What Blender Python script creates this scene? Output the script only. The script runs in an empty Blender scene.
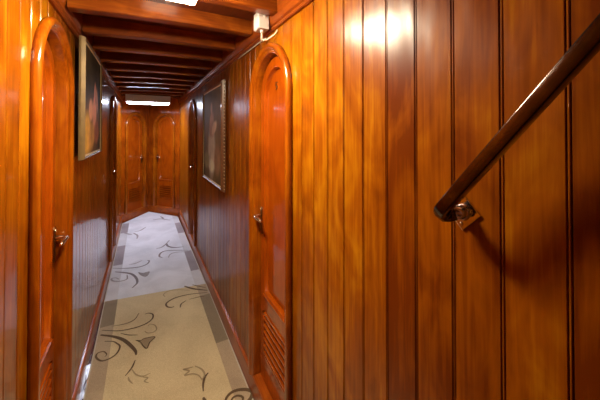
import bpy, bmesh, math, random
from mathutils import Vector, Matrix, noise
R = math.radians
PI = math.pi
SC = bpy.context.scene
COL = SC.collection

# ------------------------------------------------------------------ camera
EYE = 1.53
cam_data = bpy.data.cameras.new('camera')
cam_data.sensor_width = 36.0
cam_data.lens = 285.0 / 600.0 * 36.0
cam_data.shift_y = -0.12
cam_data.clip_start = 0.02
cam = bpy.data.objects.new('camera', cam_data)
COL.objects.link(cam)
cam.location = (0, 0, EYE)
cam.rotation_euler = (R(90.6), R(0), R(-28.7))
SC.camera = cam

# ------------------------------------------------------------------ world
world = bpy.data.worlds.new('world')
SC.world = world
world.use_nodes = True
world.node_tree.nodes['Background'].inputs[0].default_value = (0.9, 0.8, 0.7, 1)
world.node_tree.nodes['Background'].inputs[1].default_value = 0.2

# ------------------------------------------------------------------ light levels and exposure
NEAR_LAMP = 180.0
FAR_LAMP = 45.0         # radiance of the far ceiling lamp diffuser

SC.view_settings.view_transform = 'Standard'
SC.view_settings.look = 'None'
SC.view_settings.exposure = 0.0
SC.view_settings.gamma = 1.0
SC.view_settings.use_curve_mapping = False

# ------------------------------------------------------------------ the corridor's measures
XR, XL = 0.57, -0.325          # wall faces
CEIL = 2.155                    # ceiling boards
PLINTH = 0.12
PITCH = 0.0933                  # width of one wall board
Y_BACK, Y_END, Y_TIP = -1.5, 5.6, 6.17
X_TIP = 0.085


# ------------------------------------------------------------------ materials
def new_mat(name):
    m = bpy.data.materials.new(name)
    m.use_nodes = True
    nt = m.node_tree
    b = nt.nodes['Principled BSDF']
    return m, nt, b


def L(nt, a, b):
    nt.links.new(a, b)


def math_node(nt, op, a, b=None, c=None):
    n = nt.nodes.new('ShaderNodeMath')
    n.operation = op
    for i, v in enumerate((a, b, c)):
        if v is None:
            continue
        if isinstance(v, (int, float)):
            n.inputs[i].default_value = v
        else:
            L(nt, v, n.inputs[i])
    return n.outputs[0]


def wood(name, dark, mid, light, axis='Z', board=None, offset=0.0, board_axis='Y', gloss=0.30,
         coat=1.0, coat_rough=0.07, wave=0.25, grain=1.0, vary=0.5, seed=0.0):
    """varnished wood: grain stretched along axis, slow blotches, a tone for every board"""
    m, nt, b = new_mat(name)
    tc = nt.nodes.new('ShaderNodeTexCoord')
    src = tc.outputs['Object']
    stretch = {'X': (2.6, 60, 60), 'Y': (60, 2.6, 60), 'Z': (60, 60, 2.6)}[axis]
    sep = nt.nodes.new('ShaderNodeSeparateXYZ')
    L(nt, src, sep.inputs[0])
    rnd = None
    vec = src
    if board:
        k = math_node(nt, 'SUBTRACT', sep.outputs[board_axis], offset)
        k = math_node(nt, 'DIVIDE', k, board)
        k = math_node(nt, 'FLOOR', k)
        wn = nt.nodes.new('ShaderNodeTexWhiteNoise')
        wn.noise_dimensions = '1D'
        L(nt, k, wn.inputs['W'])
        hs = math_node(nt, 'MULTIPLY_ADD', k, 12.9898, seed)
        hs = math_node(nt, 'SINE', hs)
        hs = math_node(nt, 'MULTIPLY', hs, 437.58)
        rnd = math_node(nt, 'FRACT', hs)
        add = nt.nodes.new('ShaderNodeVectorMath')
        add.operation = 'MULTIPLY_ADD'
        L(nt, wn.outputs['Color'], add.inputs[0])
        add.inputs[1].default_value = (7, 7, 7)
        L(nt, src, add.inputs[2])
        vec = add.outputs[0]
    mp = nt.nodes.new('ShaderNodeMapping')
    mp.inputs['Scale'].default_value = stretch
    L(nt, vec, mp.inputs[0])
    n1 = nt.nodes.new('ShaderNodeTexNoise')
    n1.inputs['Scale'].default_value = 1.3
    n1.inputs['Detail'].default_value = 7
    n1.inputs['Roughness'].default_value = 0.6
    n1.inputs['Distortion'].default_value = 0.7
    L(nt, mp.outputs[0], n1.inputs['Vector'])
    mp2 = nt.nodes.new('ShaderNodeMapping')
    mp2.inputs['Scale'].default_value = {'X': (4, 8, 8), 'Y': (8, 4, 8), 'Z': (8, 8, 4)}[axis]
    L(nt, vec, mp2.inputs[0])
    n2 = nt.nodes.new('ShaderNodeTexNoise')
    n2.inputs['Scale'].default_value = 1.0
    n2.inputs['Detail'].default_value = 3
    n2.inputs['Distortion'].default_value = 1.2
    L(nt, mp2.outputs[0], n2.inputs['Vector'])
    f = math_node(nt, 'MULTIPLY', n1.outputs[0], 0.60 * grain)
    f = math_node(nt, 'MULTIPLY_ADD', n2.outputs[0], 0.60, f)
    if rnd is not None:
        f = math_node(nt, 'MULTIPLY_ADD', rnd, 0.30 * vary, f)
        f = math_node(nt, 'SUBTRACT', f, 0.15 * vary)
    f = math_node(nt, 'SUBTRACT', f, 0.10)
    cr = nt.nodes.new('ShaderNodeValToRGB')
    e = cr.color_ramp.elements
    e[0].position = 0.28
    e[0].color = (*dark, 1)
    e[1].position = 0.72
    e[1].color = (*light, 1)
    q = e.new(0.5)
    q.color = (*mid, 1)
    L(nt, f, cr.inputs[0])
    L(nt, cr.outputs[0], b.inputs['Base Color'])
    b.inputs['Roughness'].default_value = gloss
    b.inputs['Specular IOR Level'].default_value = 0.12
    b.inputs['Coat Weight'].default_value = coat
    b.inputs['Coat Roughness'].default_value = coat_rough
    b.inputs['Coat IOR'].default_value = 1.5
    # varnish runs in slow waves
    n3 = nt.nodes.new('ShaderNodeTexNoise')
    n3.inputs['Scale'].default_value = 9
    n3.inputs['Detail'].default_value = 2
    mp3 = nt.nodes.new('ShaderNodeMapping')
    mp3.inputs['Scale'].default_value = {'X': (.35, 1, 1), 'Y': (1, .35, 1), 'Z': (1, 1, .35)}[axis]
    L(nt, vec, mp3.inputs[0])
    L(nt, mp3.outputs[0], n3.inputs['Vector'])
    bp = nt.nodes.new('ShaderNodeBump')
    bp.inputs['Strength'].default_value = wave
    bp.inputs['Distance'].default_value = 0.01
    L(nt, n3.outputs[0], bp.inputs['Height'])
    L(nt, bp.outputs[0], b.inputs['Normal'])
    L(nt, bp.outputs[0], b.inputs['Coat Normal'])
    return m


def plain(name, col, rough=0.5, metal=0.0, coat=0.0, bump=0.0, bscale=80, var=0.0):
    m, nt, b = new_mat(name)
    b.inputs['Base Color'].default_value = (*col, 1)
    b.inputs['Roughness'].default_value = rough
    b.inputs['Metallic'].default_value = metal
    b.inputs['Coat Weight'].default_value = coat
    b.inputs['Coat Roughness'].default_value = 0.08
    tc = nt.nodes.new('ShaderNodeTexCoord')
    n = nt.nodes.new('ShaderNodeTexNoise')
    n.inputs['Scale'].default_value = bscale
    n.inputs['Detail'].default_value = 4
    L(nt, tc.outputs['Object'], n.inputs['Vector'])
    if var:
        cr = nt.nodes.new('ShaderNodeValToRGB')
        cr.color_ramp.elements[0].position = 0.3
        cr.color_ramp.elements[1].position = 0.7
        cr.color_ramp.elements[0].color = (*[c * (1 - var) for c in col], 1)
        cr.color_ramp.elements[1].color = (*[min(1, c * (1 + var)) for c in col], 1)
        L(nt, n.outputs[0], cr.inputs[0])
        L(nt, cr.outputs[0], b.inputs['Base Color'])
    if bump:
        bp = nt.nodes.new('ShaderNodeBump')
        bp.inputs['Strength'].default_value = bump
        bp.inputs['Distance'].default_value = 0.004
        L(nt, n.outputs[0], bp.inputs['Height'])
        L(nt, bp.outputs[0], b.inputs['Normal'])
    return m


def carpet(name, a, c, blotch=2.2):
    """pile: fine speckle over slow brushed blotches"""
    m, nt, b = new_mat(name)
    tc = nt.nodes.new('ShaderNodeTexCoord')
    n1 = nt.nodes.new('ShaderNodeTexNoise')
    n1.inputs['Scale'].default_value = 260
    n1.inputs['Detail'].default_value = 3
    L(nt, tc.outputs['Object'], n1.inputs['Vector'])
    n2 = nt.nodes.new('ShaderNodeTexNoise')
    n2.inputs['Scale'].default_value = blotch
    n2.inputs['Detail'].default_value = 6
    n2.inputs['Distortion'].default_value = 0.8
    L(nt, tc.outputs['Object'], n2.inputs['Vector'])
    f = math_node(nt, 'MULTIPLY', n1.outputs[0], 0.55)
    f = math_node(nt, 'MULTIPLY_ADD', n2.outputs[0], 0.55, f)
    cr = nt.nodes.new('ShaderNodeValToRGB')
    cr.color_ramp.elements[0].position = 0.40
    cr.color_ramp.elements[1].position = 0.68
    cr.color_ramp.elements[0].color = (*a, 1)
    cr.color_ramp.elements[1].color = (*c, 1)
    L(nt, f, cr.inputs[0])
    L(nt, cr.outputs[0], b.inputs['Base Color'])
    b.inputs['Roughness'].default_value = 0.95
    b.inputs['Sheen Weight'].default_value = 0.2
    bp = nt.nodes.new('ShaderNodeBump')
    bp.inputs['Strength'].default_value = 0.6
    bp.inputs['Distance'].default_value = 0.004
    L(nt, n1.outputs[0], bp.inputs['Height'])
    L(nt, bp.outputs[0], b.inputs['Normal'])
    return m


def glow(name, col, strength):
    m, nt, b = new_mat(name)
    b.inputs['Base Color'].default_value = (0.8, 0.8, 0.8, 1)
    b.inputs['Emission Color'].default_value = (*col, 1)
    b.inputs['Emission Strength'].default_value = strength
    return m


W_D, W_M, W_L = (0.14, 0.025, 0.0006), (0.28, 0.070, 0.0010), (0.46, 0.17, 0.0032)
M_WALL_R = wood('varnished_board_right', W_D, W_M, W_L, 'Z', PITCH, 0.185, coat=0.36, coat_rough=0.24, wave=0.5, grain=0.85, vary=0.9, seed=2.253)  # seed picked to darken the boards nearest the viewer, standing in for light falloff
M_WALL_L = wood('varnished_board_left', W_D, W_M, W_L, 'Z', PITCH, 1.05, coat=0.8, coat_rough=0.07, vary=0.35, wave=0.15)
M_WALL_E = wood('varnished_board_end', (0.14, 0.022, 0.001), (0.30, 0.052, 0.0015), (0.44, 0.10, 0.003), 'Z', vary=0.0)
M_CASING = wood('varnished_casing', (0.15, 0.024, 0.001), (0.28, 0.058, 0.0015), (0.42, 0.12, 0.003), 'Z', coat_rough=0.06, wave=0.12)
M_DOOR = wood('varnished_door', (0.24, 0.036, 0.001), (0.36, 0.062, 0.0015), (0.46, 0.10, 0.003), 'Z', wave=0.10, coat_rough=0.05)
M_TRIM = wood('varnished_trim', (0.22, 0.040, 0.005), (0.38, 0.080, 0.008), (0.52, 0.13, 0.013), 'Y', coat=0.5, coat_rough=0.15)
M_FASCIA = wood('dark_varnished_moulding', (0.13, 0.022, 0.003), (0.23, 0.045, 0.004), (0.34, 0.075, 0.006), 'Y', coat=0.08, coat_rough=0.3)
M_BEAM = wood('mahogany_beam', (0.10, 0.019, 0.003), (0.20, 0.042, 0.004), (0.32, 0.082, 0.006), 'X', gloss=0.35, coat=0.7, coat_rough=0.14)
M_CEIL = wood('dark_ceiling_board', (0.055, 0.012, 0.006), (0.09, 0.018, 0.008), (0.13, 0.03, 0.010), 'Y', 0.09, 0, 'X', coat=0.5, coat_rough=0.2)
M_FLOOR = wood('dark_floor_varnish', (0.05, 0.018, 0.014), (0.09, 0.03, 0.022), (0.14, 0.055, 0.04), 'Y', coat_rough=0.05, wave=1.0)
M_BRASS = plain('aged_brass', (0.80, 0.66, 0.48), 0.25, 1.0)
M_DKBRASS = plain('darkened_brass', (0.20, 0.11, 0.05), 0.38, 1.0)
M_CHROME = plain('polished_chrome', (0.72, 0.72, 0.74), 0.10, 1.0)
M_RAIL = plain('bronze_rail_metal', (0.085, 0.062, 0.055), 0.15, 1.0, coat=0.25, bump=0.05, bscale=30, var=0.3)
M_BOX = plain('pale_plastic', (0.62, 0.54, 0.50), 0.40)
M_BOXL = plain('white_plastic', (0.80, 0.79, 0.78), 0.4)
M_CABLE = plain('cream_cable', (0.66, 0.60, 0.48), 0.45)
M_LAMPBODY = plain('lamp_housing', (0.62, 0.58, 0.55), 0.4)
M_NEARGLOW = glow('near_lamp_diffuser', (1.0, 0.85, 0.60), NEAR_LAMP)
M_FARGLOW = glow('far_lamp_diffuser', (0.88, 0.94, 1.15), FAR_LAMP)

M_GOLD = plain('dull_gold_frame', (0.17, 0.105, 0.035), 0.45, 0.3, bump=0.2, bscale=25, var=0.15)
M_CREAM = plain('cream_liner', (0.72, 0.58, 0.34), 0.5, 0.05, var=0.12)
M_BROWNFRAME = plain('brown_frame', (0.13, 0.05, 0.02), 0.35, coat=0.5, bump=0.3, bscale=50, var=0.3)
M_BLACK = plain('black_groove', (0.012, 0.006, 0.004), 0.6)

C_NEAR = carpet('beige_pile', (0.56, 0.44, 0.25), (0.80, 0.67, 0.40))
C_NEAR_BAND = carpet('beige_border_pile', (0.36, 0.27, 0.18), (0.58, 0.46, 0.30))
C_NEAR_DARK = carpet('dark_border_pile', (0.20, 0.155, 0.095), (0.34, 0.265, 0.165))
C_NEAR_LINE = carpet('brown_scroll_pile', (0.09, 0.050, 0.020), (0.15, 0.09, 0.038))
C_NEAR_PALE = carpet('tan_scroll_pile', (0.30, 0.22, 0.12), (0.46, 0.35, 0.20))
C_FAR = carpet('pale_grey_pile', (0.66, 0.68, 0.72), (0.93, 0.95, 1.0), 3.5)
C_FAR_BAND = carpet('grey_border_pile', (0.56, 0.56, 0.58), (0.78, 0.78, 0.80))
C_FAR_DARK = carpet('mauve_border_pile', (0.26, 0.22, 0.23), (0.40, 0.36, 0.38))
C_FAR_LINE = carpet('grey_scroll_pile', (0.17, 0.14, 0.15), (0.27, 0.24, 0.25))
C_FAR_PALE = carpet('light_grey_scroll_pile', (0.28, 0.25, 0.25), (0.42, 0.39, 0.39))
C_BIND = carpet('cream_binding', (0.50, 0.45, 0.36), (0.66, 0.60, 0.50))


# ------------------------------------------------------------------ mesh helpers
class MB:
    def __init__(self):
        self.v, self.f, self.m, self.s = [], [], [], []

    def add(self, verts, faces, mat=0, smooth=False):
        o = len(self.v)
        self.v += [tuple(p) for p in verts]
        self.f += [tuple(i + o for i in q) for q in faces]
        self.m += [mat] * len(faces)
        self.s += [smooth] * len(faces)

    def box(self, x0, x1, y0, y1, z0, z1, mat=0):
        vs = [(x, y, z) for z in (z0, z1) for y in (y0, y1) for x in (x0, x1)]
        fs = [(0, 2, 3, 1), (4, 5, 7, 6), (0, 1, 5, 4), (2, 6, 7, 3), (0, 4, 6, 2), (1, 3, 7, 5)]
        self.add(vs, fs, mat)

    def prism(self, pts, ext, mat=0, smooth=False, caps=True):
        """closed polygon pts (3D) pushed along vector ext"""
        n = len(pts)
        a = [Vector(p) for p in pts]
        b = [p + Vector(ext) for p in a]
        fs = [(i, (i + 1) % n, n + (i + 1) % n, n + i) for i in range(n)]
        self.add(a + b, fs, mat, smooth)
        if caps:
            self.add(a + b, [tuple(range(n))[::-1], tuple(range(n, 2 * n))], mat)

    def sweep(self, path, frames, prof, mat=0, smooth=True, closed=False, caps=True):
        """profile points (p,q) placed at path[i] with frame (P,Q) = frames[i]"""
        n = len(prof)
        vs = []
        for c, (P, Q) in zip(path, frames):
            for p, q in prof:
                vs.append(Vector(c) + Vector(P) * p + Vector(Q) * q)
        fs = []
        for i in range(len(path) - 1):
            for j in range(n if closed else n - 1):
                k = (j + 1) % n
                fs.append((i * n + j, i * n + k, (i + 1) * n + k, (i + 1) * n + j))
        self.add(vs, fs, mat, smooth)
        if caps and closed:
            e = (len(path) - 1) * n
            self.add(vs, [tuple(range(n))[::-1], tuple(e + i for i in range(n))], mat)

    def tube(self, path, r, mat=0, n=10, caps=True):
        path = [Vector(p) for p in path]
        rs = r if isinstance(r, (list, tuple)) else [r] * len(path)
        frames = []
        up = Vector((0, 0, 1))
        vs = []
        for i, c in enumerate(path):
            t = (path[min(i + 1, len(path) - 1)] - path[max(i - 1, 0)]).normalized()
            a = t.cross(up)
            if a.length < 0.05:
                a = t.cross(Vector((1, 0, 0)))
            a.normalize()
            b = t.cross(a).normalized()
            if frames and frames[-1][0].dot(a) < 0:
                a, b = -a, -b
            frames.append((a, b))
            for k in range(n):
                w = 2 * PI * k / n
                vs.append(c + (a * math.cos(w) + b * math.sin(w)) * rs[i])
        fs = []
        for i in range(len(path) - 1):
            for j in range(n):
                k = (j + 1) % n
                fs.append((i * n + j, i * n + k, (i + 1) * n + k, (i + 1) * n + j))
        self.add(vs, fs, mat, True)
        if caps:
            e = (len(path) - 1) * n
            self.add(vs, [tuple(range(n)), tuple(e + i for i in range(n))], mat)

    def build(self, name, mats, parent=None, bevel=0.0, seg=2, fix=True, loc=None):
        me = bpy.data.meshes.new(name)
        me.from_pydata(self.v, [], self.f)
        if not isinstance(mats, (list, tuple)):
            mats = [mats]
        for m in mats:
            me.materials.append(m)
        me.polygons.foreach_set('material_index', self.m)
        me.polygons.foreach_set('use_smooth', self.s)
        bm = bmesh.new()
        bm.from_mesh(me)
        bmesh.ops.remove_doubles(bm, verts=bm.verts, dist=1e-5)
        if fix:
            bmesh.ops.recalc_face_normals(bm, faces=bm.faces)
        bm.to_mesh(me)
        bm.free()
        o = bpy.data.objects.new(name, me)
        COL.objects.link(o)
        if parent:
            o.parent = parent
        if loc:
            o.location = loc
        if bevel:
            md = o.modifiers.new('bevel', 'BEVEL')
            md.width = bevel
            md.segments = seg
            md.limit_method = 'ANGLE'
            md.angle_limit = R(40)
            md.harden_normals = False
        return o


def tag(o, label=None, cat=None, group=None, kind=None):
    if label: o['label'] = label
    if cat: o['category'] = cat
    if group: o['group'] = group
    if kind: o['kind'] = kind
    return o


def empty(name, loc=(0, 0, 0), rz=0.0):
    o = bpy.data.objects.new(name, None)
    COL.objects.link(o)
    o.location = loc
    o.rotation_euler = (0, 0, rz)
    o.empty_display_size = 0.1
    return o


def smooth_line(pts, k=8):
    """Catmull-Rom through the points"""
    P = [Vector(p) for p in pts]
    P = [P[0] * 2 - P[1]] + P + [P[-1] * 2 - P[-2]]
    out = []
    for i in range(1, len(P) - 2):
        a, b, c, d = P[i - 1:i + 3]
        for j in range(k):
            t = j / k
            out.append(0.5 * ((2 * b) + (c - a) * t + (2 * a - 5 * b + 4 * c - d) * t * t + (3 * b - 3 * c + d - a) * t ** 3))
    out.append(P[-2])
    return out


# ------------------------------------------------------------------ the doors' measures
# every door: width over the casing 2*RO, arch centre at height spring
RO, RI, RP = 0.265, 0.212, 0.152      # casing outside, opening, raised arch of the leaf
SIDE_DOORS = [('R', 1.370, 1.715), ('L', 1.487, 1.715), ('R', 3.960, 1.68), ('L', 3.960, 1.68)]


def top_of_hole(side, y):
    """height of the casing centre line above the floor at y, or None outside the doors"""
    for s, yc, spring in SIDE_DOORS:
        rm = (RO + RI) / 2
        if s == side and abs(y - yc) < rm - 1e-6:
            return spring + math.sqrt(rm * rm - (y - yc) ** 2)
    return None


# ------------------------------------------------------------------ setting: floor and ceiling
b = MB()
b.box(XL - 0.2, XR + 0.2, Y_BACK - 0.1, Y_TIP + 0.3, -0.08, 0.0)
tag(b.build('floor', M_FLOOR), kind='structure')
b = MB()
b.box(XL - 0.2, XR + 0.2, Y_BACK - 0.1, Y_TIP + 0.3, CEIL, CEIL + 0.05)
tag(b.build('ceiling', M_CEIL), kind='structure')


def board_wall(name, side, x, sgn, offset, mat):
    """tongue and groove boards as one wall: flat board, dark joint, small bead, dark joint"""
    prof = []   # (y, depth) depth > 0 goes into the wall
    k0 = math.ceil((Y_BACK - offset) / PITCH)
    y = offset + k0 * PITCH
    ys = []
    while y < Y_END:
        ys.append(y)
        y += PITCH
    prof.append((Y_BACK, 0))
    for g in ys:
        for dy, dp in ((-0.0046, 0.0), (-0.0038, 0.0012), (-0.0030, 0.0052), (-0.0022, 0.0052), (-0.0018, 0.0018),
                       (-0.0008, 0.0003), (0.0010, 0.0003), (0.0020, 0.0018), (0.0024, 0.0052), (0.0032, 0.0052),
                       (0.0040, 0.0012), (0.0048, 0.0)):
            prof.append((g + dy, dp))
    prof.append((Y_END, 0))
    for s, yc, spring in SIDE_DOORS:
        if s == side:
            rm = (RO + RI) / 2
            for i in range(13):
                yy = yc - rm * math.cos(PI * i / 12)
                for e in ((-1e-4, 1e-4) if i in (0, 12) else (0,)):
                    prof.append((yy + e, None))
    prof.sort(key=lambda q: q[0])
    # depth of the inserted points from their neighbours
    full = []
    known = [q for q in prof if q[1] is not None]
    for yv, dp in prof:
        if dp is None:
            lo = max((q for q in known if q[0] <= yv), key=lambda q: q[0])
            hi = min((q for q in known if q[0] >= yv), key=lambda q: q[0])
            t = 0 if hi[0] == lo[0] else (yv - lo[0]) / (hi[0] - lo[0])
            dp = lo[1] + (hi[1] - lo[1]) * t
        full.append((yv, dp))
    m = MB()
    vs, fs = [], []
    for yv, dp in full:
        z0 = top_of_hole(side, yv)
        z0 = 0.0 if z0 is None else z0
        vs += [(x + sgn * dp, yv, z0), (x + sgn * dp, yv, CEIL + 0.01), (x + sgn * 0.12, yv, z0), (x + sgn * 0.12, yv, CEIL + 0.01)]
    n = len(full)
    for i in range(n - 1):
        a, c = 4 * i, 4 * i + 4
        fs += [(a, c, c + 1, a + 1), (a + 2, a + 3, c + 3, c + 2), (a, a + 2, c + 2, c)]
    m.add(vs, fs)
    return tag(m.build(name, mat), kind='structure')


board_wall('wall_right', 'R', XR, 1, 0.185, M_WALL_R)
board_wall('wall_left', 'L', XL, -1, 1.05, M_WALL_L)
b = MB()
b.box(XL - 0.12, XR + 0.12, Y_BACK - 0.08, Y_BACK, 0, CEIL)
tag(b.build('wall_back', M_WALL_E), kind='structure')

# plinths and the moulding under the ceiling
SK = [(0, 0), (0.015, 0), (0.015, PLINTH - 0.012), (0.012, PLINTH - 0.003), (0.006, PLINTH), (0, PLINTH)]
for side, x, s in (('right', XR, -1), ('left', XL, 1)):
    b = MB()
    b.prism([(x - s * 0.06 if p == 0 else x + s * p, Y_BACK, z) for p, z in SK], (0, Y_END - Y_BACK, 0))
    tag(b.build('baseboard_' + side, M_TRIM), kind='structure')
# fascia board with a bead along its lower edge
FA = [(0.0, 2.030), (0.010, 2.030), (0.016, 2.034), (0.017, 2.040), (0.013, 2.046), (0.009, 2.048), (0.009, 2.053),
      (0.018, 2.058), (0.022, 2.066), (0.030, 2.085), (0.034, 2.11), (0.034, CEIL), (0.0, CEIL)]
for n_, x, s in ((1, XR, -1), (2, XL, 1)):
    b = MB()
    b.prism([(x + s * p, Y_BACK, z) for p, z in FA], (0, Y_END - Y_BACK, 0))
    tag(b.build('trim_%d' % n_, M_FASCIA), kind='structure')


# ------------------------------------------------------------------ doors
def arch(r, spring, z0, n=28):
    """outline (u, z) from the foot on one side over the arch to the foot on the other"""
    pts = [(-r, z0)]
    m_ = 6
    for i in range(1, m_):
        pts.append((-r, z0 + (spring - z0) * i / m_))
    for i in range(n + 1):
        a = PI - PI * i / n
        pts.append((r * math.cos(a), spring + r * math.sin(a)))
    for i in range(m_ - 1, 0, -1):
        pts.append((r, z0 + (spring - z0) * i / m_))
    pts.append((r, z0))
    return pts


def make_door(name, loc, rz, spring, digit=None, handle_side=1, dn=0.0):
    """local x runs along the wall, local -y faces the corridor, origin on the floor under the door"""
    root = empty(name, loc, rz)
    root['kind'] = 'structure'
    z0 = PLINTH
    # casing: rounded hardwood swept round the arch
    mid = (RO + RI) / 2
    h = (RO - RI) / 2
    prof = [(-h, 0.054), (-h, -0.004), (-h + 0.004, -0.012), (-h + 0.010, -0.014), (-h + 0.013, -0.013), (-h + 0.017, -0.020), (-h + 0.026, -0.027),
            (0.006, -0.029), (0.014, -0.028), (0.021, -0.025), (0.0255, -0.019), (h, -0.012), (h - 0.001, -0.006), (h - 0.005, -0.003), (h - 0.005, 0.004)]
    path, frames = [], []
    for u, z in arch(mid, spring, z0 - 0.005, 40):
        if z <= spring + 1e-9 and abs(abs(u) - mid) < 1e-6:
            rad = Vector((math.copysign(1, u), 0, 0))
        else:
            rad = Vector((u, 0, z - spring)).normalized()
        path.append(Vector((u, 0, z)))
        frames.append((rad, Vector((0, 1, 0))))
    b = MB()
    b.sweep(path, frames, prof, caps=False)
    b.build('casing', M_CASING, root)
    # leaf: arched frame round a sunk panel, rails, raised lower part
    yl, yp = 0.030, 0.050           # face of the frame, face of the panel
    zr1, zr0 = 0.615, 0.515         # middle rail
    lv1, lv0 = 0.515, 0.265         # opening of the louvre
    b = MB()
    outer = arch(RI + 0.001, spring, z0)
    inner = arch(RP, spring + 0.004, zr1)
    n = len(outer)
    # frame front (above the rail) - outer outline from rail height
    outer2 = arch(RI - 0.011, spring, zr1)
    vs = [(u, yl, z) for u, z in outer2] + [(u, yl, z) for u, z in inner]
    b.add(vs, [(i, i + 1, n + i + 1, n + i) for i in range(n - 1)])
    # moulded lip down to the panel
    rr = [(0.0, yl), (0.003, yl - 0.003), (0.008, yl - 0.002), (0.011, yl + 0.006), (0.012, yp + 0.008), (0.017, yp + 0.008), (0.018, yp), (0.021, yp)]
    b.add([(u, y_, z) for y_ in (yl, yl + 0.03) for u, z in outer2], [(i, i + 1, n + i + 1, n + i) for i in range(n - 1)])
    rings = []
    for off, yy in rr:
        rings.append([(u * (RP - off) / RP, yy, (spring + 0.004 + (z - spring - 0.004) * (RP - off) / RP) if z > spring + 0.004 else z + (off if z <= zr1 + 1e-6 else 0)) for u, z in inner])
    for a, c in zip(rings[:-1], rings[1:]):
        b.add(a + c, [(i, i + 1, n + i + 1, n + i) for i in range(n - 1)], 0, True)
        b.add([a[0], a[-1], c[-1], c[0]], [(0, 1, 2, 3)])
    # lower stiles and rails
    w = RI - 0.011
    for sx in (-1, 1):
        x0, x1 = sorted((sx * RP, sx * w))
        b.box(x0, x1, yl, yl + 0.03, z0, zr1)
    b.box(-RP, RP, yl, yl + 0.03, zr0, zr1)
    b.box(-RP, RP, yl, yl + 0.03, z0, lv0)
    # back sheet closes the leaf
    b.prism([(u, yl + 0.035, z) for u, z in outer], (0, 0.008, 0))
    b.build('door_leaf', M_DOOR, root)
    # fielded panel inside the lip: own board with a proud centre line joint
    last = rings[-1]
    b = MB()
    b.prism([(u, yp, z) for u, y_, z in last], (0, 0.01, 0))
    b.build('arched_panel', M_DOOR, root)
    # louvre: frame and slats
    b = MB()
    f = 0.012
    b.box(-RP, -RP + f, yl - 0.006, yl + 0.028, lv0, lv1)
    b.box(RP - f, RP, yl - 0.006, yl + 0.028, lv0, lv1)
    b.box(-RP, RP, yl - 0.006, yl + 0.028, lv1 - f, lv1)
    b.box(-RP, RP, yl - 0.006, yl + 0.028, lv0, lv0 + f)
    ns = 6
    for i in range(ns):
        zz = lv0 + f + (lv1 - lv0 - 2 * f) * (i + 0.5) / ns
        pts = [(-RP + f, yl + 0.026, zz + 0.014), (-RP + f, yl + 0.026, zz + 0.008), (-RP + f, yl - 0.004, zz - 0.012), (-RP + f, yl - 0.006, zz - 0.009),
               (-RP + f, yl - 0.006, zz - 0.002)]
        b.prism(pts, (2 * RP - 2 * f, 0, 0))
    b.build('louvre_vent', M_DOOR, root)
    # sloping ledge on the middle rail
    b = MB()
    b.prism([(-RP, yl, zr1 + 0.001), (-RP, yl - 0.007, zr1 - 0.004), (-RP, yl - 0.007, zr1 - 0.010), (-RP, yl, zr1 - 0.016)], (2 * RP, 0, 0))
    b.build('rail_ledge', M_DOOR, root)
    # handle on a long plate, lever turned back over the leaf
    hx = handle_side * (RI - 0.026)
    hz = 1.045
    hd = MB()
    pl = [(hx + a * 0.0115, yl, hz + c) for a, c in ((-1, -0.10), (-0.6, -0.108), (0.6, -0.108), (1, -0.10), (1, 0.040), (0.6, 0.048), (-0.6, 0.048), (-1, 0.040))]
    hd.prism(pl, (0, -0.004, 0))
    handle = hd.build('door_handle', M_DKBRASS, root, bevel=0.001)
    b = MB()
    s = -handle_side
    b.tube([(hx, yl - 0.003, hz), (hx, yl - 0.03, hz), (hx + s * 0.003, yl - 0.041, hz), (hx + s * 0.014, yl - 0.047, hz), (hx + s * 0.05, yl - 0.047, hz + 0.001),
            (hx + s * 0.088, yl - 0.045, hz - 0.003), (hx + s * 0.10, yl - 0.042, hz - 0.007)], [0.010, 0.009, 0.009, 0.0095, 0.009, 0.008, 0.005], n=12)
    b.build('lever', M_BRASS, handle)
    b = MB()
    b.tube([(hx, yl - 0.003, hz + 0.032), (hx, yl - 0.010, hz + 0.032)], [0.008, 0.006], n=12)
    b.build('keyhole_cover', M_BRASS, handle)
    if digit:
        cu = bpy.data.curves.new('cabin_number', 'FONT')
        cu.body = digit
        cu.size = 0.058
        cu.extrude = 0.0015
        cu.bevel_depth = 0.0006
        cu.align_x = 'CENTER'
        cu.align_y = 'CENTER'
        cu.resolution_u = 3
        t_ = bpy.data.objects.new('cabin_number', cu)
        COL.objects.link(t_)
        t_.parent = root
        t_.location = (dn, yp - 0.002, 1.768)
        t_.rotation_euler = (R(90), 0, 0)
        cu.materials.append(M_DKBRASS)
        t_['label'] = 'small dark brass number %s' % digit
    return root


# right wall: local x -> -y (viewer facing +x), local -y -> -x ; rotation -90 deg. left wall: rotation +90 deg
make_door('door_1', (XR, 1.370, 0), R(-90), 1.715, '5', handle_side=-1, dn=-0.02)
make_door('door_2', (XL, 1.487, 0), R(90), 1.715, '6', handle_side=1, dn=0.02)
make_door('door_3', (XR, 3.960, 0), R(-90), 1.68, None, handle_side=-1)
make_door('door_4', (XL, 3.960, 0), R(90), 1.68, None, handle_side=1)


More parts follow.
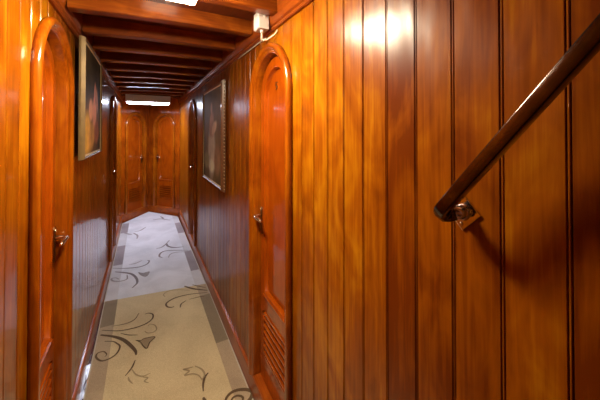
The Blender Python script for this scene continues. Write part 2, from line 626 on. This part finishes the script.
# end walls meet in a V, a door in each
def end_wall(name, ax, ay, bx, by, door_name, hs, cl):
    """wall from (ax, ay) to (bx, by), left to right as seen from the corridor"""
    d = Vector((bx - ax, by - ay, 0))
    ln = d.length
    ang = math.atan2(d.y, d.x)
    spring = 1.60
    mid = (RO + RI) / 2
    c0 = cl * ln
    us = [-0.05, c0 - mid] + [c0 - mid * math.cos(PI * i / 12) for i in range(13)] + [c0 + mid, ln]
    zs = [0, 0] + [spring + math.sqrt(max(0, mid * mid - (u - c0) ** 2)) for u in us[2:15]] + [0, 0]
    m = MB()
    vs, fs = [], []
    for u, z in zip(us, zs):
        vs += [(u, 0, z), (u, 0, CEIL + 0.01), (u, 0.10, z), (u, 0.10, CEIL + 0.01)]
    for i in range(len(us) - 1):
        a, c = 4 * i, 4 * i + 4
        fs += [(a, c, c + 1, a + 1), (a + 2, a + 3, c + 3, c + 2)]
    m.add(vs, fs)
    w_ = tag(m.build(name, M_WALL_E, fix=False), kind='structure')
    w_.location = (ax, ay, 0)
    w_.rotation_euler = (0, 0, ang)
    m = MB()
    m.prism([(0, 0.05, 0), (0, -0.013, 0), (0, -0.013, PLINTH - 0.008), (0, -0.006, PLINTH), (0, 0.05, PLINTH)], (ln, 0, 0))
    bb = tag(m.build('baseboard_' + name.split('_', 1)[1], M_TRIM), kind='structure')
    bb.location = (ax, ay, 0)
    bb.rotation_euler = (0, 0, ang)
    p = Vector((ax, ay, 0)) + d * cl
    make_door(door_name, p, ang, spring, None, handle_side=hs)


end_wall('wall_end_left', XL, Y_END, X_TIP, Y_TIP, 'door_5', 1, 0.49)
end_wall('wall_end_right', X_TIP, Y_TIP, XR - 0.0, Y_END, 'door_6', -1, 0.51)

# ------------------------------------------------------------------ ceiling beams, each its own timber
BEAM_Y = [-1.25, -0.9, -0.55, -0.2, 0.15, 0.50, 0.85, 1.20, 1.545, 1.895, 2.245, 2.60, 2.95, 3.30, 3.66, 4.03, 4.40, 4.77, 5.15]
PLACE = {7: 'broad mahogany ceiling beam beside the near ceiling lamp', 8: 'bright orange ceiling beam just beyond the near lamp, in front of the junction box',
         9: 'dark mahogany ceiling beam, first one behind the bright orange beam', 10: 'dark mahogany ceiling beam, second one behind the bright orange beam',
         11: 'dark mahogany ceiling beam, third one behind the bright orange beam', 12: 'dark mahogany ceiling beam, fourth one behind the bright orange beam',
         13: 'dark mahogany ceiling beam, fifth one behind the bright orange beam', 14: 'dark mahogany ceiling beam, fourth before the beam over the far lamp',
         15: 'dark mahogany ceiling beam, third before the beam over the far lamp', 16: 'dark mahogany ceiling beam, second before the beam over the far lamp',
         17: 'dark mahogany ceiling beam, last one before the beam over the far lamp', 18: 'orange lit farthest ceiling beam just above the far lamp'}
for i, y in enumerate(BEAM_Y):
    if i < 4:
        continue
    x0, x1 = XL + 0.0335, XR - 0.0335
    n = 10
    path, frames = [], []
    for k in range(n + 1):
        t = k / n
        x = x0 + (x1 - x0) * t
        z = 2.062 + 0.018 * t + 0.008 * math.sin(PI * t)
        path.append((x, y, z))
        frames.append((Vector((0, 1, 0)), Vector((0, 0, 1))))
    top = CEIL - 2.062
    prof = [(0.0, 0.0085), (0.0025, 0.0025), (0.0085, 0.0), (0.0575, 0.0), (0.0635, 0.0025), (0.066, 0.0085), (0.066, top), (0.0, top)]
    b = MB()
    b.sweep(path, frames, prof, closed=True, smooth=False)
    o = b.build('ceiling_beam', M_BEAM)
    if i in PLACE:
        tag(o, PLACE[i], 'beam', 'ceiling beams across the corridor', 'thing')
    else:
        tag(o, {4: 'mahogany ceiling beam overhead, third one before the near lamp', 5: 'mahogany ceiling beam overhead, second one before the near lamp', 6: 'mahogany ceiling beam overhead, just before the near lamp'}[i], 'beam', 'ceiling beams overhead, nearer than the near lamp', 'thing')


# ------------------------------------------------------------------ lamps
def lamp(name, x0, x1, y0, y1, z0, z1, glowmat, label, lip=0.012, skirt=0.024):
    root = empty(name, ((x0 + x1) / 2, (y0 + y1) / 2, z1))
    ox, oy, oz = root.location
    X0, X1, Y0, Y1, Z0 = x0 - ox, x1 - ox, y0 - oy, y1 - oy, z0 - oz
    b = MB()
    # housing: top plate with a skirt round the diffuser
    b.box(X0, X1, Y0, Y1, -0.016, 0.0)
    for a in ((X0, X0 + lip, Y0, Y1), (X1 - lip, X1, Y0, Y1), (X0, X1, Y0, Y0 + lip), (X0, X1, Y1 - lip, Y1)):
        b.box(*a, -skirt, -0.014)
    b.build('housing', M_LAMPBODY, root, bevel=0.002)
    b = MB()
    e = 0.014
    q = [(X0 + lip, Y0 + lip), (X1 - lip, Y0 + lip), (X1 - lip, Y1 - lip), (X0 + lip, Y1 - lip)]
    q2 = [(X0 + lip + e, Y0 + lip + e), (X1 - lip - e, Y0 + lip + e), (X1 - lip - e, Y1 - lip - e), (X0 + lip + e, Y1 - lip - e)]
    vs = [(x, y, -0.0165) for x, y in q] + [(x, y, Z0 + 0.008) for x, y in q] + [(x, y, Z0) for x, y in q2]
    fs = [(i, (i + 1) % 4, 4 + (i + 1) % 4, 4 + i) for i in range(4)] + [(4 + i, 4 + (i + 1) % 4, 8 + (i + 1) % 4, 8 + i) for i in range(4)] + [(8, 9, 10, 11), (3, 2, 1, 0)]
    b.add(vs, fs)
    b.build('diffuser', glowmat, root)
    return tag(root, label, 'lamp')


lamp('ceiling_lamp', -0.01, 0.185, 0.92, 1.19, 2.018, 2.078, M_NEARGLOW, 'bright white ceiling lamp at the top edge, nearest the viewer')
lamp('ceiling_lamp', -0.24, 0.36, 4.86, 5.20, 1.955, 2.068, M_FARGLOW, 'long pinkish white ceiling lamp at the far end above the paired doors', skirt=0.105)

SCROLLS=[
 ('near','d',0.005,[(-0.029,2.745),(-0.057,2.672),(-0.118,2.645),(-0.213,2.662)]),
 ('near','d',0.008,[(0.015,2.705),(0.044,2.704),(0.073,2.665),(0.064,2.606),(0.014,2.565),(-0.068,2.557),(-0.161,2.577),(-0.272,2.643)]),
 ('near','p',0.006,[(0.013,2.474),(0.033,2.444),(0.067,2.433),(0.092,2.456),(0.083,2.513),(0.049,2.546),(0.034,2.527)]),
 ('near','d',0.005,[(-0.146,2.537),(-0.092,2.488),(-0.033,2.456)]),
 ('near','d',0.016,[(-0.276,2.589),(-0.196,2.528),(-0.129,2.456),(-0.082,2.374),(-0.045,2.288),(-0.039,2.243)]),
 ('near','d',0.008,[(-0.242,2.496),(-0.191,2.468),(-0.165,2.435),(-0.141,2.385),(-0.155,2.323),(-0.191,2.293),(-0.238,2.295),(-0.273,2.346),(-0.271,2.386),(-0.237,2.385),(-0.215,2.347),(-0.222,2.326)]),
 ('near','d',0.007,[(-0.043,2.196),(-0.061,2.136),(-0.095,2.083)]),
 ('near','p',0.006,[(-0.06,2.121),(-0.036,2.065),(0.001,2.03),(0.043,2.032)]),
 ('near','p',0.006,[(0.001,2.023),(0.028,2.002),(0.01,1.985),(0.032,1.959)]),
 ('near','p',0.006,[(-0.077,2.066),(-0.071,2.036),(-0.052,1.999)]),
 ('near','d',0.01,[(0.237,2.699),(0.213,2.699),(0.183,2.728),(0.184,2.787),(0.257,2.834),(0.377,2.831),(0.531,2.784)]),
 ('near','d',0.008,[(0.281,2.659),(0.295,2.71),(0.34,2.743)]),
 ('near','d',0.006,[(0.366,2.75),(0.453,2.745),(0.494,2.73)]),
 ('near','d',0.014,[(0.354,3.005),(0.425,2.913),(0.538,2.819)]),
 ('near','p',0.006,[(0.178,2.896),(0.167,2.946),(0.218,2.987),(0.304,2.959),(0.387,2.902)]),
 ('near','d',0.007,[(0.427,2.994),(0.483,2.93),(0.534,2.877)]),
 ('near','d',0.014,[(0.406,1.614),(0.422,1.64),(0.456,1.657),(0.499,1.652),(0.542,1.628),(0.559,1.601),(0.544,1.573),(0.513,1.555),(0.472,1.533),(0.427,1.536),(0.397,1.563)]),
 ('near','d',0.009,[(0.435,1.598),(0.45,1.619),(0.479,1.62),(0.502,1.596),(0.49,1.574),(0.47,1.573)]),
 ('near','d',0.009,[(0.362,1.861),(0.338,1.839),(0.32,1.795),(0.311,1.743)]),
 ('near','d',0.012,[(0.304,1.704),(0.308,1.679),(0.319,1.639)]),
 ('near','p',0.007,[(0.286,1.954),(0.251,1.958),(0.229,1.963),(0.258,1.933),(0.23,1.912),(0.273,1.9),(0.304,1.872),(0.32,1.824)]),
 ('near','p',0.007,[(0.296,1.956),(0.33,1.908),(0.339,1.86),(0.321,1.828)]),
 ('far','p',0.012,[(-0.149,3.535),(-0.145,3.439),(-0.188,3.417),(-0.241,3.437),(-0.278,3.476),(-0.282,3.523),(-0.247,3.518),(-0.217,3.469)]),
 ('far','d',0.016,[(-0.267,3.673),(-0.199,3.621),(-0.113,3.539),(-0.064,3.418),(-0.053,3.3),(-0.094,3.217)]),
 ('far','d',0.012,[(0.041,3.818),(0.062,3.783),(0.034,3.706),(-0.049,3.674),(-0.185,3.717),(-0.299,3.784)]),
 ('far','p',0.01,[(-0.01,3.846),(-0.071,3.797),(-0.14,3.79)]),
 ('far','d',0.014,[(0.201,3.809),(0.171,3.87),(0.198,3.973),(0.28,3.997),(0.506,3.887)]),
 ('far','p',0.01,[(0.265,3.775),(0.288,3.857),(0.342,3.894),(0.456,3.866)]),
 ('far','d',0.018,[(0.275,4.275),(0.286,4.153),(0.356,4.062),(0.463,4.033)]),
 ('far','p',0.014,[(0.148,4.14),(0.207,4.151),(0.26,4.228),(0.319,4.373)]),
 ('far','p',0.018,[(-0.277,5.041),(-0.195,4.92),(-0.147,4.866)]),
 ('far','p',0.016,[(-0.131,4.933),(-0.077,4.791),(-0.079,4.642)]),
 ('far','p',0.016,[(-0.12,4.984),(-0.04,5.011),(0.036,5.146)]),
 ('far','p',0.02,[(0.141,5.497),(0.259,5.496),(0.399,5.343)]),
 ('far','p',0.02,[(0.266,5.651),(0.293,5.555),(0.303,5.446)]),
]
FLOWERS=[
 ('near','d',[(-0.045,2.399),(-0.013,2.381),(0.013,2.39),(0.078,2.371),(0.044,2.327),(0.025,2.273),(-0.0,2.319),(-0.013,2.359)]),
 ('far','d',[(-0.047,3.538),(0.0,3.493),(0.057,3.496),(0.028,3.4),(-0.019,3.454)]),
]


# ------------------------------------------------------------------ rugs
def rug(name, outline, h, mats, bands, scrolls, flowers, label, inner_edges):
    b = MB()
    n = len(outline)
    top = [(x, y, h) for x, y in outline]
    bot = [(x, y, 0.0) for x, y in outline]
    b.add(bot + top, [(i, (i + 1) % n, n + (i + 1) % n, n + i) for i in range(n)] + [tuple(range(n, 2 * n)), tuple(range(n))[::-1]], 0)
    z = h
    for quad, mi in bands:
        z = h + 0.0005 if mi == 1 else h + 0.0009
        b.add([(x, y, z) for x, y in quad], [(0, 1, 2, 3)], mi)

    def ribbon(pts, w, mi, zz):
        P = smooth_line([(x, y, 0) for x, y in pts], 7)
        vs, m_ = [], len(P)
        for i, p in enumerate(P):
            t = (P[min(i + 1, m_ - 1)] - P[max(i - 1, 0)])
            t = t.normalized() if t.length else Vector((1, 0, 0))
            nn = Vector((-t.y, t.x, 0))
            u = i / (m_ - 1)
            ww = w * (0.35 + 0.75 * math.sin(PI * min(1, max(0, u * 0.85 + 0.1)))) * 0.62
            vs += [p + nn * ww + Vector((0, 0, zz)), p - nn * ww + Vector((0, 0, zz))]
        b.add(vs, [(2 * i, 2 * i + 1, 2 * i + 3, 2 * i + 2) for i in range(m_ - 1)], mi)
    for k, (kind, w, pts) in enumerate(scrolls):
        ribbon(pts, w * 1.15, 3 if kind == 'd' else 4, h + 0.0014 + 0.00003 * k)
    for k, (kind, pts) in enumerate(flowers):
        b.add([(x, y, h + 0.0013) for x, y in pts], [tuple(range(len(pts)))], 4)
        ribbon(list(pts) + [pts[0]], 0.006, 3, h + 0.0026)
    o = b.build(name, mats, fix=False)
    b = MB()
    for (a, c) in inner_edges:
        d = Vector((c[0] - a[0], c[1] - a[1], 0)).normalized()
        nn = Vector((-d.y, d.x, 0)) * 0.004
        A, Cc = Vector((a[0], a[1], 0)), Vector((c[0], c[1], 0))
        b.prism([A + nn, A - nn, A - nn + Vector((0, 0, h + 0.0008)), A + nn + Vector((0, 0, h + 0.0008))], Cc - A)
    b.build('edge_binding', C_BIND, o)
    return tag(o, label, 'rug')


SEAM_L, SEAM_R = 3.075, 2.955
near = [(-0.282, 0.9), (0.548, 0.9), (0.548, SEAM_R), (-0.298, SEAM_L)]
bn = [([(-0.282, 0.9), (-0.195, 0.9), (-0.20, SEAM_L - 0.01), (-0.298, SEAM_L)], 1), ([(0.462, 0.9), (0.548, 0.9), (0.548, SEAM_R), (0.458, SEAM_R + 0.01)], 1)]
for y0, y1 in ((2.68, 3.07), (1.15, 1.5)):
    bn.append(([(-0.292, y0), (-0.198, y0), (-0.20, y1 - 0.01), (-0.296, y1)], 2))
for y0, y1 in ((2.09, 2.76), (0.95, 1.35)):
    bn.append(([(0.460, y0), (0.547, y0), (0.547, y1), (0.459, y1)], 2))
rug('runner_rug', near, 0.010, [C_NEAR, C_NEAR_BAND, C_NEAR_DARK, C_NEAR_LINE, C_NEAR_PALE], bn,
    [(k, w, p) for n, k, w, p in SCROLLS if n == 'near'], [(k, p) for n, k, p in FLOWERS if n == 'near'],
    'beige runner rug with brown leafy scrolls, nearer of the two on the floor',
    [(near[1], near[2]), (near[0], near[3])])
far = [(-0.302, SEAM_L + 0.005), (0.548, SEAM_R + 0.005), (0.532, 5.50), (X_TIP, 6.10), (-0.302, 5.52)]
bf = [([(-0.302, SEAM_L + 0.005), (-0.205, SEAM_L), (-0.205, 5.62), (-0.302, 5.52)], 1), ([(0.452, SEAM_R + 0.02), (0.548, SEAM_R + 0.005), (0.532, 5.50), (0.448, 5.60)], 1)]
for y0, y1 in ((3.84, 4.46), (5.0, 5.5)):
    bf.append(([(-0.298, y0), (-0.208, y0), (-0.208, y1), (-0.298, y1)], 2))
for y0, y1 in ((3.30, 3.87), (4.6, 5.13)):
    bf.append(([(0.456, y0), (0.540, y0), (0.535, y1), (0.453, y1)], 2))
rug('runner_rug', far, 0.008, [C_FAR, C_FAR_BAND, C_FAR_DARK, C_FAR_LINE, C_FAR_PALE], bf,
    [(k, w, p) for n, k, w, p in SCROLLS if n == 'far'], [(k, p) for n, k, p in FLOWERS if n == 'far'],
    'pale grey runner rug with grey scrolls and a pointed far end',
    [(far[1], far[2]), (far[2], far[3]), (far[3], far[4]), (far[4], far[0])])


# ------------------------------------------------------------------ paintings
def art_material(name):
    m, nt, b = new_mat(name)
    a = nt.nodes.new('ShaderNodeVertexColor')
    a.layer_name = 'paint'
    L(nt, a.outputs[0], b.inputs['Base Color'])
    b.inputs['Roughness'].default_value = 0.65
    b.inputs['Specular IOR Level'].default_value = 0.15
    tc = nt.nodes.new('ShaderNodeTexCoord')
    n = nt.nodes.new('ShaderNodeTexNoise')
    n.inputs['Scale'].default_value = 90
    L(nt, tc.outputs['Object'], n.inputs['Vector'])
    bp = nt.nodes.new('ShaderNodeBump')
    bp.inputs['Strength'].default_value = 0.3
    bp.inputs['Distance'].default_value = 0.002
    L(nt, n.outputs[0], bp.inputs['Height'])
    L(nt, bp.outputs[0], b.inputs['Normal'])
    return m


M_ART = art_material('oil_paint')


def painting(name, loc, rz, w, h, frame_mat, liner_mat, blobs, base, label, fw=0.026, depth=0.034, gap=0.012, orn=False):
    """local x along the wall, -y towards the corridor, origin at the middle of the lower edge"""
    root = empty(name, loc, rz)
    y0 = -gap
    b = MB()
    prof = [(0.0, y0), (0.0, y0 - depth * 0.35), (fw * .2, y0 - depth * 0.75), (fw * .4, y0 - depth), (fw * .65, y0 - depth), (fw, y0 - depth * 0.72), (fw, y0 - 0.004)]
    corners = [(-w / 2, 0, 1, 1), (w / 2, 0, -1, 1), (w / 2, h, -1, -1), (-w / 2, h, 1, -1)]
    n = len(prof)
    vs = [(cx + sx * p, q, cz + sz * p) for cx, cz, sx, sz in corners for p, q in prof]
    fs = [(c * n + i, c * n + i + 1, ((c + 1) % 4) * n + i + 1, ((c + 1) % 4) * n + i) for c in range(4) for i in range(n)
          if i < n - 1]
    b.add(vs, fs)
    b.box(-w / 2 + 0.012, w / 2 - 0.012, y0 + 0.001, y0 - depth * 0.5, 0.012, h - 0.012)
    for sx in (-1, 1):
        b.box(sx * w * 0.3 - 0.01, sx * w * 0.3 + 0.01, 0.0, y0 + 0.001, h * 0.45, h * 0.55)
    if orn:
        k = int(h / 0.028)
        for i in range(k):
            zc = 0.02 + (h - 0.04) * i / (k - 1)
            for sx in (-1, 1):
                x = sx * (w / 2 - 0.001)
                b.tube([(x - sx * 0.004, y0 - depth * 0.15, zc - 0.006), (x + sx * 0.004, y0 - depth * 0.25, zc), (x - sx * 0.004, y0 - depth * 0.5, zc + 0.006)], [0.001, 0.0025, 0.001], mat=1, n=6)
    b.build('frame', [frame_mat, M_CREAM], root)
    b = MB()
    lw = 0.012
    pr = [(fw, y0 - depth * 0.74), (fw + 0.004, y0 - depth * 0.78), (fw + lw, y0 - depth * 0.66), (fw + lw, y0 - 0.004)]
    n = len(pr)
    vs = [(cx + sx * p, q, cz + sz * p) for cx, cz, sx, sz in corners for p, q in pr]
    fs = [(c * n + i, c * n + i + 1, ((c + 1) % 4) * n + i + 1, ((c + 1) % 4) * n + i) for c in range(4) for i in range(n - 1)]
    b.add(vs, fs)
    b.build('liner', liner_mat, root)
    # canvas
    nx, nz = 90, 100
    cw, ch = w - 2 * (fw + lw) + 0.002, h - 2 * (fw + lw) + 0.002
    vs, fs, cols = [], [], []
    random.seed(len(label))
    for j in range(nz + 1):
        for i in range(nx + 1):
            u, v = i / nx, j / nz
            vs.append((-cw / 2 + cw * u, y0 - depth * 0.68, fw + lw - 0.001 + ch * v))
            g = noise.noise(Vector((u * 5, v * 5, 1.7))) * 0.5 + noise.noise(Vector((u * 17, v * 17, 4.2))) * 0.25
            c = Vector(base) * (1.15 + 1.1 * g)
            for (bu, bv, ru, rv, ang, col, soft) in blobs:
                du, dv = u - bu, v - bv
                ca, sa = math.cos(R(ang)), math.sin(R(ang))
                du, dv = du * ca + dv * sa, -du * sa + dv * ca
                d = math.sqrt((du / ru) ** 2 + (dv / rv) ** 2) + 0.35 * g
                t = min(1, max(0, (1.0 - d) / soft + 0.5))
                c = c.lerp(Vector(col) * (1.7 + 1.2 * g), t)
            cols.append((max(0, c[0]), max(0, c[1]), max(0, c[2]), 1))
    for j in range(nz):
        for i in range(nx):
            a = j * (nx + 1) + i
            fs.append((a, a + 1, a + nx + 2, a + nx + 1))
    b = MB()
    b.add(vs, fs)
    me = bpy.data.meshes.new('canvas')
    me.from_pydata(vs, [], fs)
    at = me.color_attributes.new('paint', 'FLOAT_COLOR', 'POINT')
    at.data.foreach_set('color', [x for c in cols for x in c])
    me.materials.append(M_ART)
    o = bpy.data.objects.new('canvas', me)
    COL.objects.link(o)
    o.parent = root
    return tag(root, label, 'painting')


# left wall: local x runs away from the viewer
painting('framed_painting', (XL, 2.18, EYE - 0.152), R(90), 0.68, 0.648, M_GOLD, M_CREAM,
         [(0.50, 0.28, 0.42, 0.26, 0, (0.16, 0.075, 0.02), 0.6),
          (0.18, 0.18, 0.20, 0.20, 0, (0.50, 0.28, 0.05), 0.5),
          (0.42, 0.16, 0.20, 0.12, 20, (0.42, 0.22, 0.06), 0.5),
          (0.36, 0.42, 0.11, 0.10, 0, (0.62, 0.30, 0.16), 0.4),
          (0.58, 0.40, 0.13, 0.15, 0, (0.60, 0.27, 0.16), 0.4),
          (0.60, 0.60, 0.055, 0.12, -8, (0.58, 0.25, 0.15), 0.4),
          (0.74, 0.55, 0.05, 0.14, 12, (0.50, 0.22, 0.12), 0.4),
          (0.72, 0.20, 0.16, 0.12, 0, (0.30, 0.10, 0.04), 0.5)],
         (0.055, 0.040, 0.020), 'dull gold framed painting of pinkish figures over yellow drapery on the left wall', gap=0.028, depth=0.028, fw=0.013)
# right wall: local x runs towards the viewer
painting('framed_painting', (XR, 2.635, EYE - 0.475), R(-90), 0.82, 0.875, M_BROWNFRAME, M_CREAM,
         [(0.50, 0.50, 0.50, 0.50, 0, (0.15, 0.088, 0.030), 0.9),
          (0.50, 0.32, 0.20, 0.28, 0, (0.42, 0.33, 0.24), 0.5),
          (0.50, 0.62, 0.13, 0.14, 0, (0.36, 0.20, 0.13), 0.4),
          (0.64, 0.58, 0.14, 0.06, 20, (0.48, 0.33, 0.22), 0.4),
          (0.48, 0.80, 0.055, 0.06, 0, (0.38, 0.24, 0.15), 0.4),
          (0.80, 0.24, 0.15, 0.16, 0, (0.22, 0.12, 0.06), 0.5),
          (0.50, 0.16, 0.15, 0.07, 0, (0.55, 0.50, 0.36), 0.5),
          (0.20, 0.20, 0.14, 0.10, 0, (0.20, 0.16, 0.07), 0.5)],
         (0.090, 0.060, 0.024), 'brown framed painting of a pale dressed figure on the right wall', orn=True)

# ------------------------------------------------------------------ handrail on the right wall
root = empty('handrail', (XR, 0.35, EYE - 0.164))
inv = -Vector(root.location)
p0, p1 = Vector((0.506, 0.348, EYE - 0.146)), Vector((0.502, -0.170, EYE + 0.506))
d = (p1 - p0).normalized()
path = [p0 + Vector((0.036, 0.006, -0.020)), p0 + Vector((0.028, 0.010, -0.0215)), p0 + Vector((0.020, 0.0125, -0.0205)), p0 + Vector((0.013, 0.0125, -0.0175)),
        p0 + Vector((0.007, 0.0105, -0.0125)), p0 + Vector((0.003, 0.006, -0.0065)), p0 + Vector((0.001, 0.001, -0.0005)), p0 + d * 0.012, p0 + d * 0.025]
path += [p0 + d * ((p1 - p0).length * k / 12) for k in range(1, 13)]
prof = []
hw, hh, rr = 0.0115, 0.0115, 0.003
for cx, cy, a0 in ((hw - rr, hh - rr, 0), (-hw + rr, hh - rr, 90), (-hw + rr, -hh + rr, 180), (hw - rr, -hh + rr, 270)):
    for k in range(4):
        a = R(a0 + 30 * k)
        prof.append((cx + rr * math.cos(a), cy + rr * math.sin(a)))
frames = []
for i in range(len(path)):
    t = (path[min(i + 1, len(path) - 1)] - path[max(i - 1, 0)]).normalized()
    q = t.cross(Vector((1, 0, 0)))
    if q.length < 0.2:
        q = Vector((0, 0, 1))
    q.normalize()
    if frames and frames[-1][1].dot(q) < 0:
        q = -q
    frames.append((q.cross(t).normalized(), q))
    if len(frames) > 1 and frames[-1][0].dot(frames[-2][0]) < 0:
        frames[-1] = (-frames[-1][0], frames[-1][1])
b = MB()
b.sweep([p + inv for p in path], frames, prof, closed=True)
b.build('rail', M_RAIL, root)
for k, (c, at) in enumerate(((Vector((XR, 0.350, EYE - 0.164)), path[1]), (Vector((XR, -0.10, EYE + 0.40)), p0 + d * 0.58))):
    b = MB()
    s = 0.036
    qs = [(s, 0), (0, s), (-s, 0), (0, -s)]
    b.prism([c + Vector((0, y, z * 1.05)) + inv for y, z in qs], (-0.004, 0, 0))
    pl = b.build('mounting_plate', M_CHROME, root, bevel=0.0012)
    b = MB()
    e = Vector((-0.004, 0, 0)) + c
    b.tube([e + inv, e + Vector((-0.008, 0, 0)) + inv], [0.017, 0.014], n=20)
    b.tube([e + inv, e + Vector((-0.016, 0, 0)) + inv, at.lerp(e, 0.45) + Vector((0, 0, 0.004)) + inv, at.lerp(e, 0.15) + inv, at + inv], [0.0115, 0.011, 0.010, 0.0095, 0.009], n=16)
    b.tube([at.lerp(e, 0.62) + inv, at.lerp(e, 0.50) + inv], [0.0135, 0.0135], n=18)
    b.build('bracket', M_CHROME, pl)
    for yy, zz in ((0.018, -0.003), (-0.018, 0.003), (0.002, -0.024)):
        b = MB()
        q = c + Vector((-0.004, yy, zz)) + inv
        b.tube([q, q + Vector((-0.0022, 0, 0))], [0.0042, 0.003], n=12)
        b.build('screw', M_CHROME, pl)
tag(root, 'dark bronze handrail on a chrome bracket, rising across the right wall', 'handrail')

# ------------------------------------------------------------------ junction box and its cable
root = empty('junction_box', (0.514, 1.335, 2.03))
b = MB()
b.box(-0.026, 0.024, -0.036, 0.036, 0.0, 0.086)
b.build('box_body', M_BOX, root, bevel=0.003)
b = MB()
b.box(-0.031, -0.026, -0.034, 0.034, 0.003, 0.083)
b.build('lid', M_BOXL, root, bevel=0.0015)
b = MB()
b.tube([(0.0, -0.036, 0.062), (0.0, -0.042, 0.062)], [0.007, 0.0065], n=14)
b.build('plug', M_BOXL, root)
b = MB()
b.tube([(-0.004, -0.008, 0.0), (-0.004, -0.008, -0.012)], [0.008, 0.006], n=14)
b.build('cable_gland', M_BOXL, root)
tag(root, 'small pale junction box under the ceiling above the right arched door', 'junction box')
b = MB()
P = smooth_line([(0.510, 1.327, 2.018), (0.509, 1.322, 1.998), (0.514, 1.330, 1.985), (0.527, 1.310, 1.980), (0.540, 1.285, 1.988), (0.556, 1.265, 2.002), (0.562, 1.255, 2.018)], 6)
b.tube(P, 0.0033, n=8)
P = smooth_line([(0.512, 1.332, 2.018), (0.515, 1.350, 1.995), (0.530, 1.375, 1.990), (0.548, 1.395, 2.002), (0.5615, 1.410, 2.022), (0.5615, 1.60, 2.022), (0.5615, 1.9, 2.022)], 6)
b.tube(P, 0.0028, n=8)
tag(b.build('power_cable', M_CABLE), 'cream cable looping down from the junction box to the moulding', 'cable')
